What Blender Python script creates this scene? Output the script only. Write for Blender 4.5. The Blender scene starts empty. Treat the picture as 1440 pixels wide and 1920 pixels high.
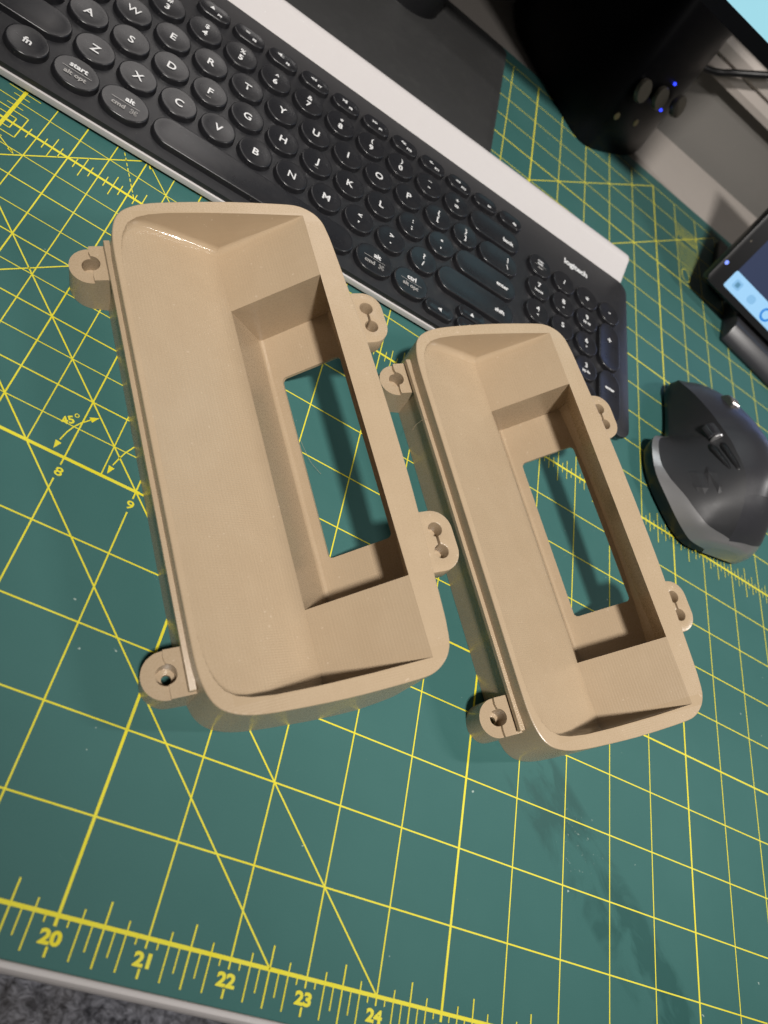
import bpy, bmesh, math, random
from mathutils import Vector, Matrix

random.seed(7)
I = 0.0254                      # the cutting mat is ruled in inches: all builders work in inches
scene = bpy.context.scene
col = scene.collection

# ------------------------------------------------------------------ camera
R = [[0.8178498277, 0.1649539288, 0.5512820155],
     [0.4382342409, -0.7994266306, -0.4109352898],
     [0.3729241336, 0.5776740116, -0.7260993919]]
CAM = Vector((17.8872076, -0.8199651, 9.4770305))
cam_data = bpy.data.cameras.new("camera")
cam = bpy.data.objects.new("camera", cam_data)
col.objects.link(cam)
m = Matrix(((R[0][0], -R[1][0], -R[2][0]), (R[0][1], -R[1][1], -R[2][1]), (R[0][2], -R[1][2], -R[2][2])))
cam.matrix_world = Matrix.Translation(CAM * I) @ m.to_4x4()
cam_data.sensor_fit = 'HORIZONTAL'
cam_data.sensor_width = 36.0
cam_data.lens = 1478.84 / 1440 * 36.0
cam_data.clip_start = 0.01
cam_data.clip_end = 50
cam_data.dof.use_dof = True
cam_data.dof.focus_distance = 12.2 * I
cam_data.dof.aperture_fstop = 19.0
cam_data.dof.aperture_blades = 0
scene.camera = cam

# ------------------------------------------------------------------ light
world = bpy.data.worlds.new("World")
scene.world = world
world.use_nodes = True
bg = world.node_tree.nodes["Background"]
bg.inputs[0].default_value = (1.0, 0.96, 0.92, 1)
bg.inputs[1].default_value = 0.045

def area(name, loc, target, size, power, color, shape='DISK'):
    d = bpy.data.lights.new(name, 'AREA')
    d.shape = shape
    d.size = size * I
    d.energy = power
    d.color = color
    o = bpy.data.objects.new(name, d)
    col.objects.link(o)
    o.location = Vector(loc) * I
    o.rotation_euler = (Vector(target) - Vector(loc)).to_track_quat('-Z', 'Y').to_euler()
    return o

def spot(name, loc, target, radius, power, color, cone, blend):
    d = bpy.data.lights.new(name, 'SPOT')
    d.energy = power
    d.color = color
    d.shadow_soft_size = radius * I
    d.spot_size = math.radians(cone)
    d.spot_blend = blend
    o = bpy.data.objects.new(name, d)
    col.objects.link(o)
    o.location = Vector(loc) * I
    o.rotation_euler = (Vector(target) - Vector(loc)).to_track_quat('-Z', 'Y').to_euler()
    return o

spot("ceiling_lamp", (7.7, -38.0, 90.0), (28.0, 14.2, 0), 4.3, 345.0, (1.0, 0.955, 0.905), 18.3, .40)
sl = area("side_lamp", (53.0, 11.3, 33.5), (20, 9, 0), 1.0, 3.6, (1.0, 0.97, 0.94), 'RECTANGLE')
sl.data.size_y = 7.5 * I
spot("floor_fill", (30, -60, 30), (30, -2, -28.5), 3, 75.0, (1.0, 0.97, 0.95), 16, .8)  # added fill without a known source, brightens the carpet below the desk edge

scene.view_settings.view_transform = 'Standard'
scene.view_settings.look = 'None'
scene.view_settings.exposure = 0.0
scene.view_settings.gamma = 1.0
scene.view_settings.use_curve_mapping = False
scene.render.engine = 'CYCLES'
scene.cycles.max_bounces = 8
scene.cycles.diffuse_bounces = 2

# ------------------------------------------------------------------ materials
def new_mat(name, color, rough=0.5, spec=0.5, metal=0.0, coat=0.0):
    mt = bpy.data.materials.new(name)
    mt.use_nodes = True
    b = mt.node_tree.nodes["Principled BSDF"]
    b.inputs["Base Color"].default_value = (*color, 1)
    b.inputs["Roughness"].default_value = rough
    b.inputs["Specular IOR Level"].default_value = spec
    b.inputs["Metallic"].default_value = metal
    if coat:
        b.inputs["Coat Weight"].default_value = coat
        b.inputs["Coat Roughness"].default_value = 0.1
    return mt

class NT:
    def __init__(s, mt):
        s.t = mt.node_tree
        s.b = s.t.nodes["Principled BSDF"]
    def n(s, typ, **kw):
        nd = s.t.nodes.new(typ)
        for k, v in kw.items():
            if k in nd.inputs:
                nd.inputs[k].default_value = v
            else:
                setattr(nd, k, v)
        return nd
    def l(s, a, b):
        s.t.links.new(a, b)
    def coords(s, kind='Object', scale=(1, 1, 1), rot=(0, 0, 0), loc=(0, 0, 0)):
        tc = s.n('ShaderNodeTexCoord')
        mp = s.n('ShaderNodeMapping')
        mp.inputs['Scale'].default_value = scale
        mp.inputs['Rotation'].default_value = rot
        mp.inputs['Location'].default_value = loc
        s.l(tc.outputs[kind], mp.inputs['Vector'])
        return mp.outputs['Vector']
    def math(s, op, a, b=None, c=None, clamp=False):
        nd = s.t.nodes.new('ShaderNodeMath')
        nd.operation = op
        nd.use_clamp = clamp
        for i, v in enumerate((a, b, c)):
            if v is None:
                continue
            if isinstance(v, (int, float)):
                nd.inputs[i].default_value = v
            else:
                s.l(v, nd.inputs[i])
        return nd.outputs[0]
    def noise(s, vec, scale, detail=4, rough=0.5, dist=0.0):
        nd = s.n('ShaderNodeTexNoise')
        nd.inputs['Scale'].default_value = scale
        nd.inputs['Detail'].default_value = detail
        nd.inputs['Roughness'].default_value = rough
        nd.inputs['Distortion'].default_value = dist
        s.l(vec, nd.inputs['Vector'])
        return nd.outputs['Fac']
    def ramp(s, fac, a, b, ca=(0, 0, 0), cb=(1, 1, 1)):
        nd = s.n('ShaderNodeValToRGB')
        nd.color_ramp.elements[0].position = a
        nd.color_ramp.elements[1].position = b
        nd.color_ramp.elements[0].color = (*ca, 1)
        nd.color_ramp.elements[1].color = (*cb, 1)
        s.l(fac, nd.inputs['Fac'])
        return nd.outputs['Color']
    def mix(s, fac, a, b):
        nd = s.n('ShaderNodeMix')
        nd.data_type = 'RGBA'
        for sock, v in ((nd.inputs[0], fac), (nd.inputs[6], a), (nd.inputs[7], b)):
            if isinstance(v, (int, float)):
                sock.default_value = v
            elif isinstance(v, tuple):
                sock.default_value = (*v, 1)
            else:
                s.l(v, sock)
        return nd.outputs[2]
    def bump(s, height, strength, dist):
        nd = s.n('ShaderNodeBump')
        nd.inputs['Strength'].default_value = strength
        nd.inputs['Distance'].default_value = dist
        s.l(height, nd.inputs['Height'])
        s.l(nd.outputs['Normal'], s.b.inputs['Normal'])
        return nd

# printed plastic: faint layer lines across the part plus faint contour lines
def mat_tan(name, seed):
    mt = new_mat(name, (0.60, 0.435, 0.285), 0.3, 0.5)
    t = NT(mt)
    v = t.coords('Object', (1 / I, 1 / I, 1 / I), loc=(seed, 0, 0))
    sep = t.n('ShaderNodeSeparateXYZ')
    t.l(v, sep.inputs[0])
    X, Y, Z = sep.outputs
    # lines stacked along the length (Y), and along the rim normal
    wob = t.noise(v, 1.3, 2)
    wy = t.math('SINE', t.math('MULTIPLY', t.math('ADD', Y, t.math('MULTIPLY', wob, .02)), 2 * math.pi / 0.034))
    nz = t.math('ADD', t.math('MULTIPLY', X, -0.2765), t.math('MULTIPLY', Z, 0.961))
    wz = t.math('SINE', t.math('MULTIPLY', t.math('ADD', nz, t.math('MULTIPLY', wob, .01)), 2 * math.pi / 0.026))
    big = t.noise(v, 2.2, 3)
    fine = t.noise(v, 46, 3, 0.65)
    st = t.coords('Object', (60 / I, 1.2 / I, 60 / I))
    streak = t.noise(st, 1.0, 2)
    my = t.ramp(t.noise(v, .9, 1), .42, .62)
    h = t.math('ADD', t.math('MULTIPLY', t.math('MULTIPLY', wy, my), .65), t.math('MULTIPLY', wz, .50))
    h = t.math('ADD', h, t.math('MULTIPLY', fine, .15))
    h = t.math('ADD', h, t.math('MULTIPLY', streak, .8))
    t.bump(h, 0.20, 0.0035 * I)
    c = t.mix(t.ramp(big, .35, .7), (0.402, 0.303, 0.198), (0.418, 0.318, 0.210))
    c = t.mix(t.math('MULTIPLY', t.ramp(streak, .5, .8), .25), c, (0.48, 0.365, 0.245))
    speck = t.ramp(t.noise(v, 17, 1, .3), .765, .79)
    c = t.mix(t.math('MULTIPLY', speck, .45), c, (0.60, 0.49, 0.37))
    t.l(c, t.b.inputs['Base Color'])
    r = t.math('ADD', 0.17, t.math('MULTIPLY', fine, .22))
    # the hollow fillets at both ends were laid down smoother than the flats
    e = t.math('ABSOLUTE', t.math('SUBTRACT', Y, 2.435))
    g = t.math('MULTIPLY', t.math('MULTIPLY', t.math('GREATER_THAN', e, 3.385), t.math('LESS_THAN', e, 3.55)), t.math('GREATER_THAN', X, .13 + seed))
    r = t.math('SUBTRACT', r, t.math('MULTIPLY', g, .17))
    t.l(r, t.b.inputs['Roughness'])
    return mt

# self-healing mat: green vinyl with wear, scuffs and one greasy smear
def mat_green():
    mt = new_mat("mat_vinyl", (0.07, 0.185, 0.175), 0.5, 0.22)
    t = NT(mt)
    v = t.coords('Object', (1 / I, 1 / I, 1 / I))
    sep = t.n('ShaderNodeSeparateXYZ')
    t.l(v, sep.inputs[0])
    X, Y, Z = sep.outputs
    big = t.noise(v, .35, 4, .6)
    fine = t.noise(v, 60, 3, .6)
    c = t.mix(t.ramp(big, .3, .7), (0.030, 0.108, 0.099), (0.039, 0.124, 0.114))
    c = t.mix(t.math('MULTIPLY', t.ramp(fine, .35, .75), .35), c, (0.058, 0.140, 0.136))
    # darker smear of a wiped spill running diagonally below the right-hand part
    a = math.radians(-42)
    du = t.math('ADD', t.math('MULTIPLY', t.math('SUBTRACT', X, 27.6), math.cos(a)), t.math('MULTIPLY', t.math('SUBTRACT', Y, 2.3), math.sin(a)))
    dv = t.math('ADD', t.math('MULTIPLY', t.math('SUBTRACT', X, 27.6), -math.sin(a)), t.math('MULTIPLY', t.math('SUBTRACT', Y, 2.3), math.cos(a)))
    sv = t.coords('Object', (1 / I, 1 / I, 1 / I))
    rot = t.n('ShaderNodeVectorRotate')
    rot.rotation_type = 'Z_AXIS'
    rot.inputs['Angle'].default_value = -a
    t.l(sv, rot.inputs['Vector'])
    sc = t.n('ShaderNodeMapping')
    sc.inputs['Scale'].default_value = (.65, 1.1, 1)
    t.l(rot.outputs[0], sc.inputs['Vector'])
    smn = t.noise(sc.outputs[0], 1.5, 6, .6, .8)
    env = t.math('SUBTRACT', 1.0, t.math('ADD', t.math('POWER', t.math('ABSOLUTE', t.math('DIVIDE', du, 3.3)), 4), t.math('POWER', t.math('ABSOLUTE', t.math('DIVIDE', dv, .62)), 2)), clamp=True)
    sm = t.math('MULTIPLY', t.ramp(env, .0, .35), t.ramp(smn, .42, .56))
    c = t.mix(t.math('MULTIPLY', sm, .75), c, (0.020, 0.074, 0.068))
    # pale scuffs and scratches
    for k, (ang, sx, sy, lo, hi, amt) in enumerate(((.6, .8, 9, .70, .80, .30), (-.7, .7, 8, .71, .82, .28), (1.4, 1.1, 12, .72, .82, .25))):
        r2 = t.n('ShaderNodeVectorRotate')
        r2.rotation_type = 'Z_AXIS'
        r2.inputs['Angle'].default_value = ang
        t.l(v, r2.inputs['Vector'])
        s2 = t.n('ShaderNodeMapping')
        s2.inputs['Scale'].default_value = (sx, sy, 1)
        s2.inputs['Location'].default_value = (k * 5.3, k * 2.1, 0)
        t.l(r2.outputs[0], s2.inputs['Vector'])
        q = t.ramp(t.noise(s2.outputs[0], 2.0, 4, .7, .3), lo, hi)
        c = t.mix(t.math('MULTIPLY', q, amt), c, (0.26, 0.40, 0.37))
    spk = t.ramp(t.noise(v, 7.5, 2, .4), .775, .79)
    c = t.mix(t.math('MULTIPLY', spk, .55), c, (0.5, 0.58, 0.52))
    dust = t.math('MULTIPLY', t.ramp(t.noise(v, 9, 3, .8), .62, .75),
                  t.math('SUBTRACT', 1.0, t.math('ADD', t.math('POWER', t.math('DIVIDE', t.math('SUBTRACT', X, 27.35), .55), 2), t.math('POWER', t.math('DIVIDE', t.math('SUBTRACT', Y, 2.75), .6), 2)), clamp=True))
    c = t.mix(dust, c, (0.42, 0.48, 0.42))
    t.l(c, t.b.inputs['Base Color'])
    rr = t.math('SUBTRACT', t.math('ADD', .54, t.math('MULTIPLY', big, .16)), t.math('MULTIPLY', sm, .12))
    t.l(rr, t.b.inputs['Roughness'])
    t.bump(t.math('ADD', fine, t.math('MULTIPLY', t.noise(v, 6, 3), .8)), .16, .004 * I)
    return mt

def mat_ink():
    mt = new_mat("yellow_ink", (0.80, 0.70, 0.10), 0.5, 0.3)
    t = NT(mt)
    v = t.coords('Object', (1 / I, 1 / I, 1 / I))
    n = t.noise(v, 2.5, 4, .7)
    t.l(t.mix(t.ramp(n, .35, .7), (0.70, 0.62, 0.022), (0.69, 0.64, 0.06)), t.b.inputs['Base Color'])
    return mt

def mat_dusty(name, base, dust, rough, spec=.5, amt=.5, scale=9):
    mt = new_mat(name, base, rough, spec)
    t = NT(mt)
    v = t.coords('Object', (1 / I, 1 / I, 1 / I))
    n = t.noise(v, scale, 5, .7)
    f = t.noise(v, 70, 2, .6)
    c = t.mix(t.math('MULTIPLY', t.ramp(n, .5, .85), amt), base, dust)
    spk = t.ramp(t.noise(v, 26, 1, .3), .80, .82)
    c = t.mix(t.math('MULTIPLY', spk, amt), c, tuple(min(1, 4 * x) for x in dust))
    t.l(c, t.b.inputs['Base Color'])
    t.l(t.math('ADD', rough - .06, t.math('MULTIPLY', n, .14)), t.b.inputs['Roughness'])
    t.bump(f, .12, .003 * I)
    return mt

def mat_carpet():
    mt = new_mat("carpet", (0.1, 0.1, 0.12), 0.95, 0.1)
    t = NT(mt)
    v = t.coords('Object', (1 / I, 1 / I, 1 / I))
    n = t.noise(v, 2.2, 4, .75, .6)
    n2 = t.noise(v, .35, 2)
    c = t.mix(t.ramp(n, .38, .66), (0.07, 0.07, 0.08), (0.50, 0.50, 0.55))
    c = t.mix(t.math('MULTIPLY', t.ramp(n2, .45, .6), .3), c, (0.2, 0.18, 0.16))
    t.l(c, t.b.inputs['Base Color'])
    t.bump(n, 1.0, .25 * I)
    return mt

def emit(name, color, strength):
    mt = new_mat(name, (0.01, 0.01, 0.01), .25)
    b = mt.node_tree.nodes["Principled BSDF"]
    b.inputs["Emission Color"].default_value = (*color, 1)
    b.inputs["Emission Strength"].default_value = strength
    return mt

def mat_screen():
    mt = emit("monitor_image", (0.42, 0.83, 0.95), .9)
    t = NT(mt)
    v = t.coords('Object', (1 / I, 1 / I, 1 / I))
    sep = t.n('ShaderNodeSeparateXYZ')
    t.l(v, sep.inputs[0])
    X = sep.outputs[0]
    mid = t.math('MULTIPLY', t.math('GREATER_THAN', X, -7.5), t.math('LESS_THAN', X, -2.2))
    c = t.mix(mid, (0.03, 0.04, 0.05), (2.6, 2.45, 2.35))  # unseen bright band put in so the left keys catch a sheen
    c = t.mix(t.math('GREATER_THAN', X, 4.6), c, (0.42, 0.83, 0.95))
    t.l(c, t.b.inputs['Emission Color'])
    t.b.inputs['Emission Strength'].default_value = .85
    return mt

M = dict(
    tan_a=mat_tan("printed_plastic_a", 0), tan_b=mat_tan("printed_plastic_b", 3.7),
    green=mat_green(), ink=mat_ink(),
    plate=mat_dusty("keyboard_plate", (0.016, 0.016, 0.018), (0.05, 0.048, 0.045), .42, .45, .35, 5),
    key=mat_dusty("key_plastic", (0.013, 0.013, 0.015), (0.05, 0.045, 0.042), .28, .5, .25, 3),
    legend=new_mat("legend_white", (0.62, 0.62, 0.62), .5),
    legend_grey=new_mat("legend_grey", (0.30, 0.29, 0.28), .5),
    white=mat_dusty("white_plastic", (0.50, 0.475, 0.47), (0.45, 0.42, 0.41), .45, .4, .25, 3),
    desk=mat_dusty("desk_laminate", (0.29, 0.262, 0.238), (0.25, 0.225, 0.205), .5, .35, .4, .8),
    carpet=mat_carpet(),
    wallp=mat_dusty("wall_paint", (0.20, 0.19, 0.175), (0.16, 0.15, 0.14), .8, .2, .4, .6),
    rail=mat_dusty("rail_paint", (0.50, 0.45, 0.41), (0.4, 0.36, 0.33), .55, .3, .4, 1),
    steel=mat_dusty("stand_paint", (0.030, 0.030, 0.030), (0.046, 0.046, 0.044), .5, .45, .4, 2),
    gloss=new_mat("gloss_black", (0.003, 0.003, 0.004), .34, .16),
    satin=new_mat("satin_black", (0.008, 0.008, 0.009), .38, .4),
    knob=new_mat("knob_satin", (0.10, 0.088, 0.07), .28, .5),
    screw=new_mat("screw_brass", (0.42, 0.36, 0.20), .35, .5, .8),
    shell=mat_dusty("mouse_shell", (0.026, 0.026, 0.030), (0.035, 0.035, 0.036), .36, .5, .3, 2),
    grip=mat_dusty("mouse_grip", (0.020, 0.020, 0.022), (0.03, 0.03, 0.03), .50, .4, .2, 4),
    band=new_mat("mouse_band", (0.34, 0.335, 0.34), .30, .5, .7),
    chrome=new_mat("wheel_metal", (0.30, 0.27, 0.25), .28, .5, .9),
    screen_hi=mat_screen(),
    tab_dark=emit("tablet_image", (0.022, 0.035, 0.085), 1.0),
    tab_bar=emit("toolbar_image", (0.36, 0.66, 0.95), 1.0),
    tab_icon=emit("icon_image", (0.10, 0.27, 0.42), 1.0),
    tab_pale=emit("icon_pale_image", (0.25, 0.52, 0.80), 1.0),
    tab_ring=emit("ring_image", (0.01, 0.22, 0.70), 1.0),
    tab_glow=emit("tablet_added_glow", (0.30, 0.45, 1.0), 1.5),  # glow added out of view for the blue reflection on the mouse
    led=emit("led_blue", (0.03, 0.06, 1.0), 2.2),
    led2=emit("led_pale", (0.22, 0.32, 1.0), 1.6),
)

# ------------------------------------------------------------------ builders
def link(name, me, mat=None, parent=None):
    o = bpy.data.objects.new(name, me)
    col.objects.link(o)
    if mat is not None and me is not None and not me.materials:
        me.materials.append(mat)
    if parent is not None:
        o.parent = parent
    return o

def mesh(name, verts, faces, smooth=None):
    me = bpy.data.meshes.new(name)
    me.from_pydata([(x * I, y * I, z * I) for x, y, z in verts], [], faces)
    me.validate()
    bm = bmesh.new()
    bm.from_mesh(me)
    bmesh.ops.remove_doubles(bm, verts=bm.verts, dist=1e-6)
    bmesh.ops.recalc_face_normals(bm, faces=bm.faces)
    bm.to_mesh(me)
    bm.free()
    if smooth is not None:
        me.shade_smooth()
        me.set_sharp_from_angle(angle=math.radians(smooth))
    return me

def empty(name, loc, rot=(0, 0, 0)):
    o = bpy.data.objects.new(name, None)
    col.objects.link(o)
    o.location = Vector(loc) * I
    o.rotation_euler = rot
    o.empty_display_size = .02
    return o

def tag(o, label, cat, group=None):
    o["label"] = label
    o["category"] = cat
    if group:
        o["group"] = group
    return o

def struct(o):
    o["kind"] = "structure"
    return o

def box_vf(x0, x1, y0, y1, z0, z1):
    v = [(x0, y0, z0), (x1, y0, z0), (x1, y1, z0), (x0, y1, z0), (x0, y0, z1), (x1, y0, z1), (x1, y1, z1), (x0, y1, z1)]
    f = [(0, 3, 2, 1), (4, 5, 6, 7), (0, 1, 5, 4), (1, 2, 6, 5), (2, 3, 7, 6), (3, 0, 4, 7)]
    return v, f

def bevel_mesh(me, width, segs=3, ang=30, smooth=40):
    bm = bmesh.new()
    bm.from_mesh(me)
    ed = [e for e in bm.edges if len(e.link_faces) == 2 and e.calc_face_angle(0) > math.radians(ang)]
    bmesh.ops.bevel(bm, geom=ed, offset=width * I, segments=segs, profile=.5, affect='EDGES', clamp_overlap=True)
    bm.to_mesh(me)
    bm.free()
    me.shade_smooth()
    me.set_sharp_from_angle(angle=math.radians(smooth))
    return me

def box(name, x0, x1, y0, y1, z0, z1, mat, parent=None, bev=0.0):
    me = mesh(name, *box_vf(x0, x1, y0, y1, z0, z1))
    if bev:
        bevel_mesh(me, bev)
    return link(name, me, mat, parent)

def fill(loops):
    """triangulate planar loops (first = outline, others = holes); returns verts, faces"""
    bm = bmesh.new()
    edges = []
    for lp in loops:
        vs = [bm.verts.new(p) for p in lp]
        for i in range(len(vs)):
            edges.append(bm.edges.new((vs[i], vs[(i + 1) % len(vs)])))
    bmesh.ops.triangle_fill(bm, use_beauty=True, use_dissolve=False, edges=edges)
    bm.verts.index_update()
    V = [tuple(v.co) for v in bm.verts]
    F = [tuple(v.index for v in f.verts) for f in bm.faces]
    bm.free()
    return V, F

class MB:
    def __init__(s):
        s.v, s.f = [], []
    def add(s, v, f):
        o = len(s.v)
        s.v += list(v)
        s.f += [tuple(i + o for i in q) for q in f]
    def strip(s, a, b, closed=False):
        n = len(a)
        o = len(s.v)
        s.v += list(a) + list(b)
        for i in range(n if closed else n - 1):
            j = (i + 1) % n
            s.f.append((o + i, o + j, o + n + j, o + n + i))
    def grid(s, rows):
        for a, b in zip(rows[:-1], rows[1:]):
            s.strip(a, b)
    def build(s, name, mat, parent=None, smooth=None):
        return link(name, mesh(name, s.v, s.f, smooth), mat, parent)

def prism(loops, to3d, t0, t1, bev=0.0):
    """extrude 2D loops between heights t0 (bottom) and t1 (top)"""
    mb = MB()
    for t in (t0, t1):
        V, F = fill([[to3d(x, y, t) for x, y in lp] for lp in loops])
        mb.add(V, F)
    for lp in loops:
        mb.strip([to3d(x, y, t0) for x, y in lp], [to3d(x, y, t1) for x, y in lp], True)
    return mb

def arc(cx, cy, r, a0, a1, n):
    return [(cx + r * math.cos(math.radians(a0 + (a1 - a0) * i / n)), cy + r * math.sin(math.radians(a0 + (a1 - a0) * i / n))) for i in range(n + 1)]

def rrect(x0, x1, y0, y1, r, n=6):
    p = []
    for cx, cy, a in ((x1 - r, y1 - r, 0), (x0 + r, y1 - r, 90), (x0 + r, y0 + r, 180), (x1 - r, y0 + r, 270)):
        p += arc(cx, cy, r, a, a + 90, n)
    return p

def interp(tab, x):
    if x <= tab[0][0]:
        return tab[0][1]
    for (a, fa), (b, fb) in zip(tab[:-1], tab[1:]):
        if x <= b:
            return fa + (fb - fa) * (x - a) / (b - a)
    return tab[-1][1]

def catmull(pts, sub):
    out = []
    n = len(pts)
    for i in range(n - 1):
        p0 = pts[max(i - 1, 0)]; p1 = pts[i]; p2 = pts[i + 1]; p3 = pts[min(i + 2, n - 1)]
        for k in range(sub):
            t = k / sub
            out.append(tuple(.5 * (2 * b + (c - a) * t + (2 * a - 5 * b + 4 * c - d) * t * t + (3 * b - a - 3 * c + d) * t ** 3)
                             for a, b, c, d in zip(p0, p1, p2, p3)))
    out.append(tuple(pts[-1]))
    return out

def tube(path, r, n=8, cap=True):
    mb = MB()
    rings = []
    P = [Vector(q) for q in path]
    for i, q in enumerate(P):
        d = (P[min(i + 1, len(P) - 1)] - P[max(i - 1, 0)]).normalized()
        a = d.cross(Vector((0, 0, 1)))
        if a.length < 1e-3:
            a = d.cross(Vector((1, 0, 0)))
        a.normalize()
        b = d.cross(a)
        rr = r[i] if isinstance(r, (list, tuple)) else r
        rings.append([tuple(q + (a * math.cos(2 * math.pi * k / n) + b * math.sin(2 * math.pi * k / n)) * rr) for k in range(n)])
    for a, b in zip(rings[:-1], rings[1:]):
        mb.strip(a, b, True)
    if cap:
        for rg in (rings[0], rings[-1]):
            mb.add(rg, [tuple(range(n))])
    return mb

_text = {}
def text_mesh(s, size, bold=0.0, sx=1.0):
    key = (s, size, bold, sx)
    if key in _text:
        return _text[key]
    cu = bpy.data.curves.new("lettering", 'FONT')
    cu.body = s
    cu.size = size * I
    cu.offset = bold * I
    cu.align_x = 'CENTER'
    cu.align_y = 'CENTER'
    cu.resolution_u = 3
    ob = bpy.data.objects.new("lettering", cu)
    col.objects.link(ob)
    dg = bpy.context.evaluated_depsgraph_get()
    me = bpy.data.meshes.new_from_object(ob.evaluated_get(dg))
    bpy.data.objects.remove(ob)
    bpy.data.curves.remove(cu)
    if len(me.vertices):
        xs = [v.co.x for v in me.vertices]; ys = [v.co.y for v in me.vertices]
        cx, cy = (min(xs) + max(xs)) / 2, (min(ys) + max(ys)) / 2
        for v in me.vertices:
            v.co.x = (v.co.x - cx) * sx
            v.co.y -= cy
    me.materials.clear()
    _text[key] = me
    return me

def text_vf(s, size, x, y, z, rot=0.0, bold=0.0, sx=1.0):
    me = text_mesh(s, size, bold, sx)
    c, q = math.cos(rot), math.sin(rot)
    V = [(x + (v.co.x * c - v.co.y * q) / I, y + (v.co.x * q + v.co.y * c) / I, z) for v in me.vertices]
    return V, [tuple(p.vertices) for p in me.polygons]

# ------------------------------------------------------------------ the setting
MAT_T = 0.09
fl = struct(link("floor", mesh("floor", [(-60, -60, -28.5), (110, -60, -28.5), (110, 90, -28.5), (-60, 90, -28.5)], [(0, 1, 2, 3)]), M['carpet']))
prof = [(-0.40, -1.3), (-0.50, -1.25), (-0.555, -1.15), (-0.575, -.6), (-0.575, -.24), (-0.565, -.17), (-0.535, -.115), (-0.48, -MAT_T - .004), (28.4, -MAT_T - .004), (28.4, -1.3)]
mb = MB()
xs = (-14, 46)
mb.strip([(xs[0], y, z) for y, z in prof], [(xs[1], y, z) for y, z in prof], True)
for x in xs:
    mb.add([(x, y, z) for y, z in prof], [tuple(range(len(prof)))])
desk = struct(mb.build("desk", M['desk'], None, 30))
mb = MB()
mb.strip([(xs[0], y, z) for y, z in prof[1:8]], [(xs[1], y, z) for y, z in prof[1:8]])
mb.v = [(x, y - .004, z + .003) for x, y, z in mb.v]
mb.build("edge_band", M['white'], desk, 40)
wall = struct(link("wall", mesh("wall", [(-60, 29.2, -28.5), (110, 29.2, -28.5), (110, 29.2, 60), (-60, 29.2, 60)], [(0, 1, 2, 3)]), M['wallp']))
mb = MB()
prof = [(29.19, 2.05), (28.9, 2.12), (28.86, 2.36), (28.93, 2.70), (28.84, 2.78), (28.86, 3.1), (29.0, 3.25), (29.19, 3.27)]
mb.strip([(-50, y, z) for y, z in prof], [(100, y, z) for y, z in prof])
mb.build("moulding", M['rail'], wall)

# ------------------------------------------------------------------ cutting mat
mat_root = empty("cutting_mat", (0, 0, 0))
tag(mat_root, "green self-healing cutting mat with yellow inch grid lying under everything on the desk", "cutting mat")
me = mesh("sheet", *box_vf(-1.0, 37.0, -0.475, 24.6, -MAT_T, 0))
bevel_mesh(me, .02, 2)
link("sheet", me, M['green'], mat_root)

class Print:
    def __init__(s):
        s.mb = MB()
    def line(s, x0, y0, x1, y1, w, z=.0):
        d = math.hypot(x1 - x0, y1 - y0)
        nx, ny = -(y1 - y0) / d * w / 2, (x1 - x0) / d * w / 2
        s.mb.add([(x0 + nx, y0 + ny, z), (x0 - nx, y0 - ny, z), (x1 - nx, y1 - ny, z), (x1 + nx, y1 + ny, z)], [(0, 1, 2, 3)])
    def path(s, pts, w, z=.0):
        n = len(pts)
        L, Rr = [], []
        for i, (x, y) in enumerate(pts):
            a = pts[max(i - 1, 0)]; b = pts[min(i + 1, n - 1)]
            d = math.hypot(b[0] - a[0], b[1] - a[1])
            nx, ny = -(b[1] - a[1]) / d * w / 2, (b[0] - a[0]) / d * w / 2
            L.append((x + nx, y + ny, z)); Rr.append((x - nx, y - ny, z))
        s.mb.strip(L, Rr)
    def head(s, x, y, ang, ln=.1, w=.07, z=.0):
        c, q = math.cos(ang), math.sin(ang)
        s.mb.add([(x, y, z), (x - ln * c - w / 2 * q, y - ln * q + w / 2 * c, z), (x - ln * c + w / 2 * q, y - ln * q - w / 2 * c, z)], [(0, 1, 2)])
    def out(s, name, z=.003):
        s.mb.v = [(x, y, z) for x, y, _ in s.mb.v]
        me = bpy.data.meshes.new(name)
        me.from_pydata([(x * I, y * I, zz * I) for x, y, zz in s.mb.v], [], s.mb.f)
        bm = bmesh.new(); bm.from_mesh(me)
        for f in bm.faces:
            f.normal_update()
            if f.normal.z < 0:
                f.normal_flip()
        bm.to_mesh(me); bm.free()
        return link(name, me, M['ink'], mat_root)

LW, TW = .021, .036
pv = Print()                                    # upright grid lines (each family on its own level)
for x in range(12, 37):
    w = TW if x % 5 == 0 else LW
    if x == 15: w = .055
    segs = [(0, 24)]
    if x in (18, 19): segs = [(0, 4.66), (4.88, 24)]
    for a, b in segs:
        pv.line(x, a - (.10 if a == 0 else 0), x, b, w)
for k in range(12, 20):
    pv.line(k + .5, 5.0, k + .5, 15, .017)
pv.out("upright_grid_lines", .0030)
ph = Print()
for y in range(0, 25):
    w = {0: .045, 5: .040, 10: .045, 15: TW, 20: TW}.get(y, LW)
    if y == 5:
        ph.line(10, y, 19.05, y, .046); ph.line(19.05, y, 36, y, .032)
    else:
        ph.line(10, y, 36, y, w)
for k in range(5, 15):
    ph.line(10, k + .5, 19.5, k + .5, .015)
ph.out("level_grid_lines", .0042)
pd = Print()                                    # 45 degree guides, squares, arrows, ticks
pd.line(13, 11, 24, 0, .022)
pd.line(14.5, 8, 22.5, 0, .022)
pd.line(13, 7, 17.02, 11.02, .022)
pd.line(14.5, 5.65, 17.4, 8.55, .020)
pd.line(17, 11, 19.5, 8.5, .018)
pd.line(24, 18, 30, 24, .022)
pd.line(27, 18, 33, 24, .022)
x0, y0, x1, y1 = 16.52, 11.05, 17.12, 9.98
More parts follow.
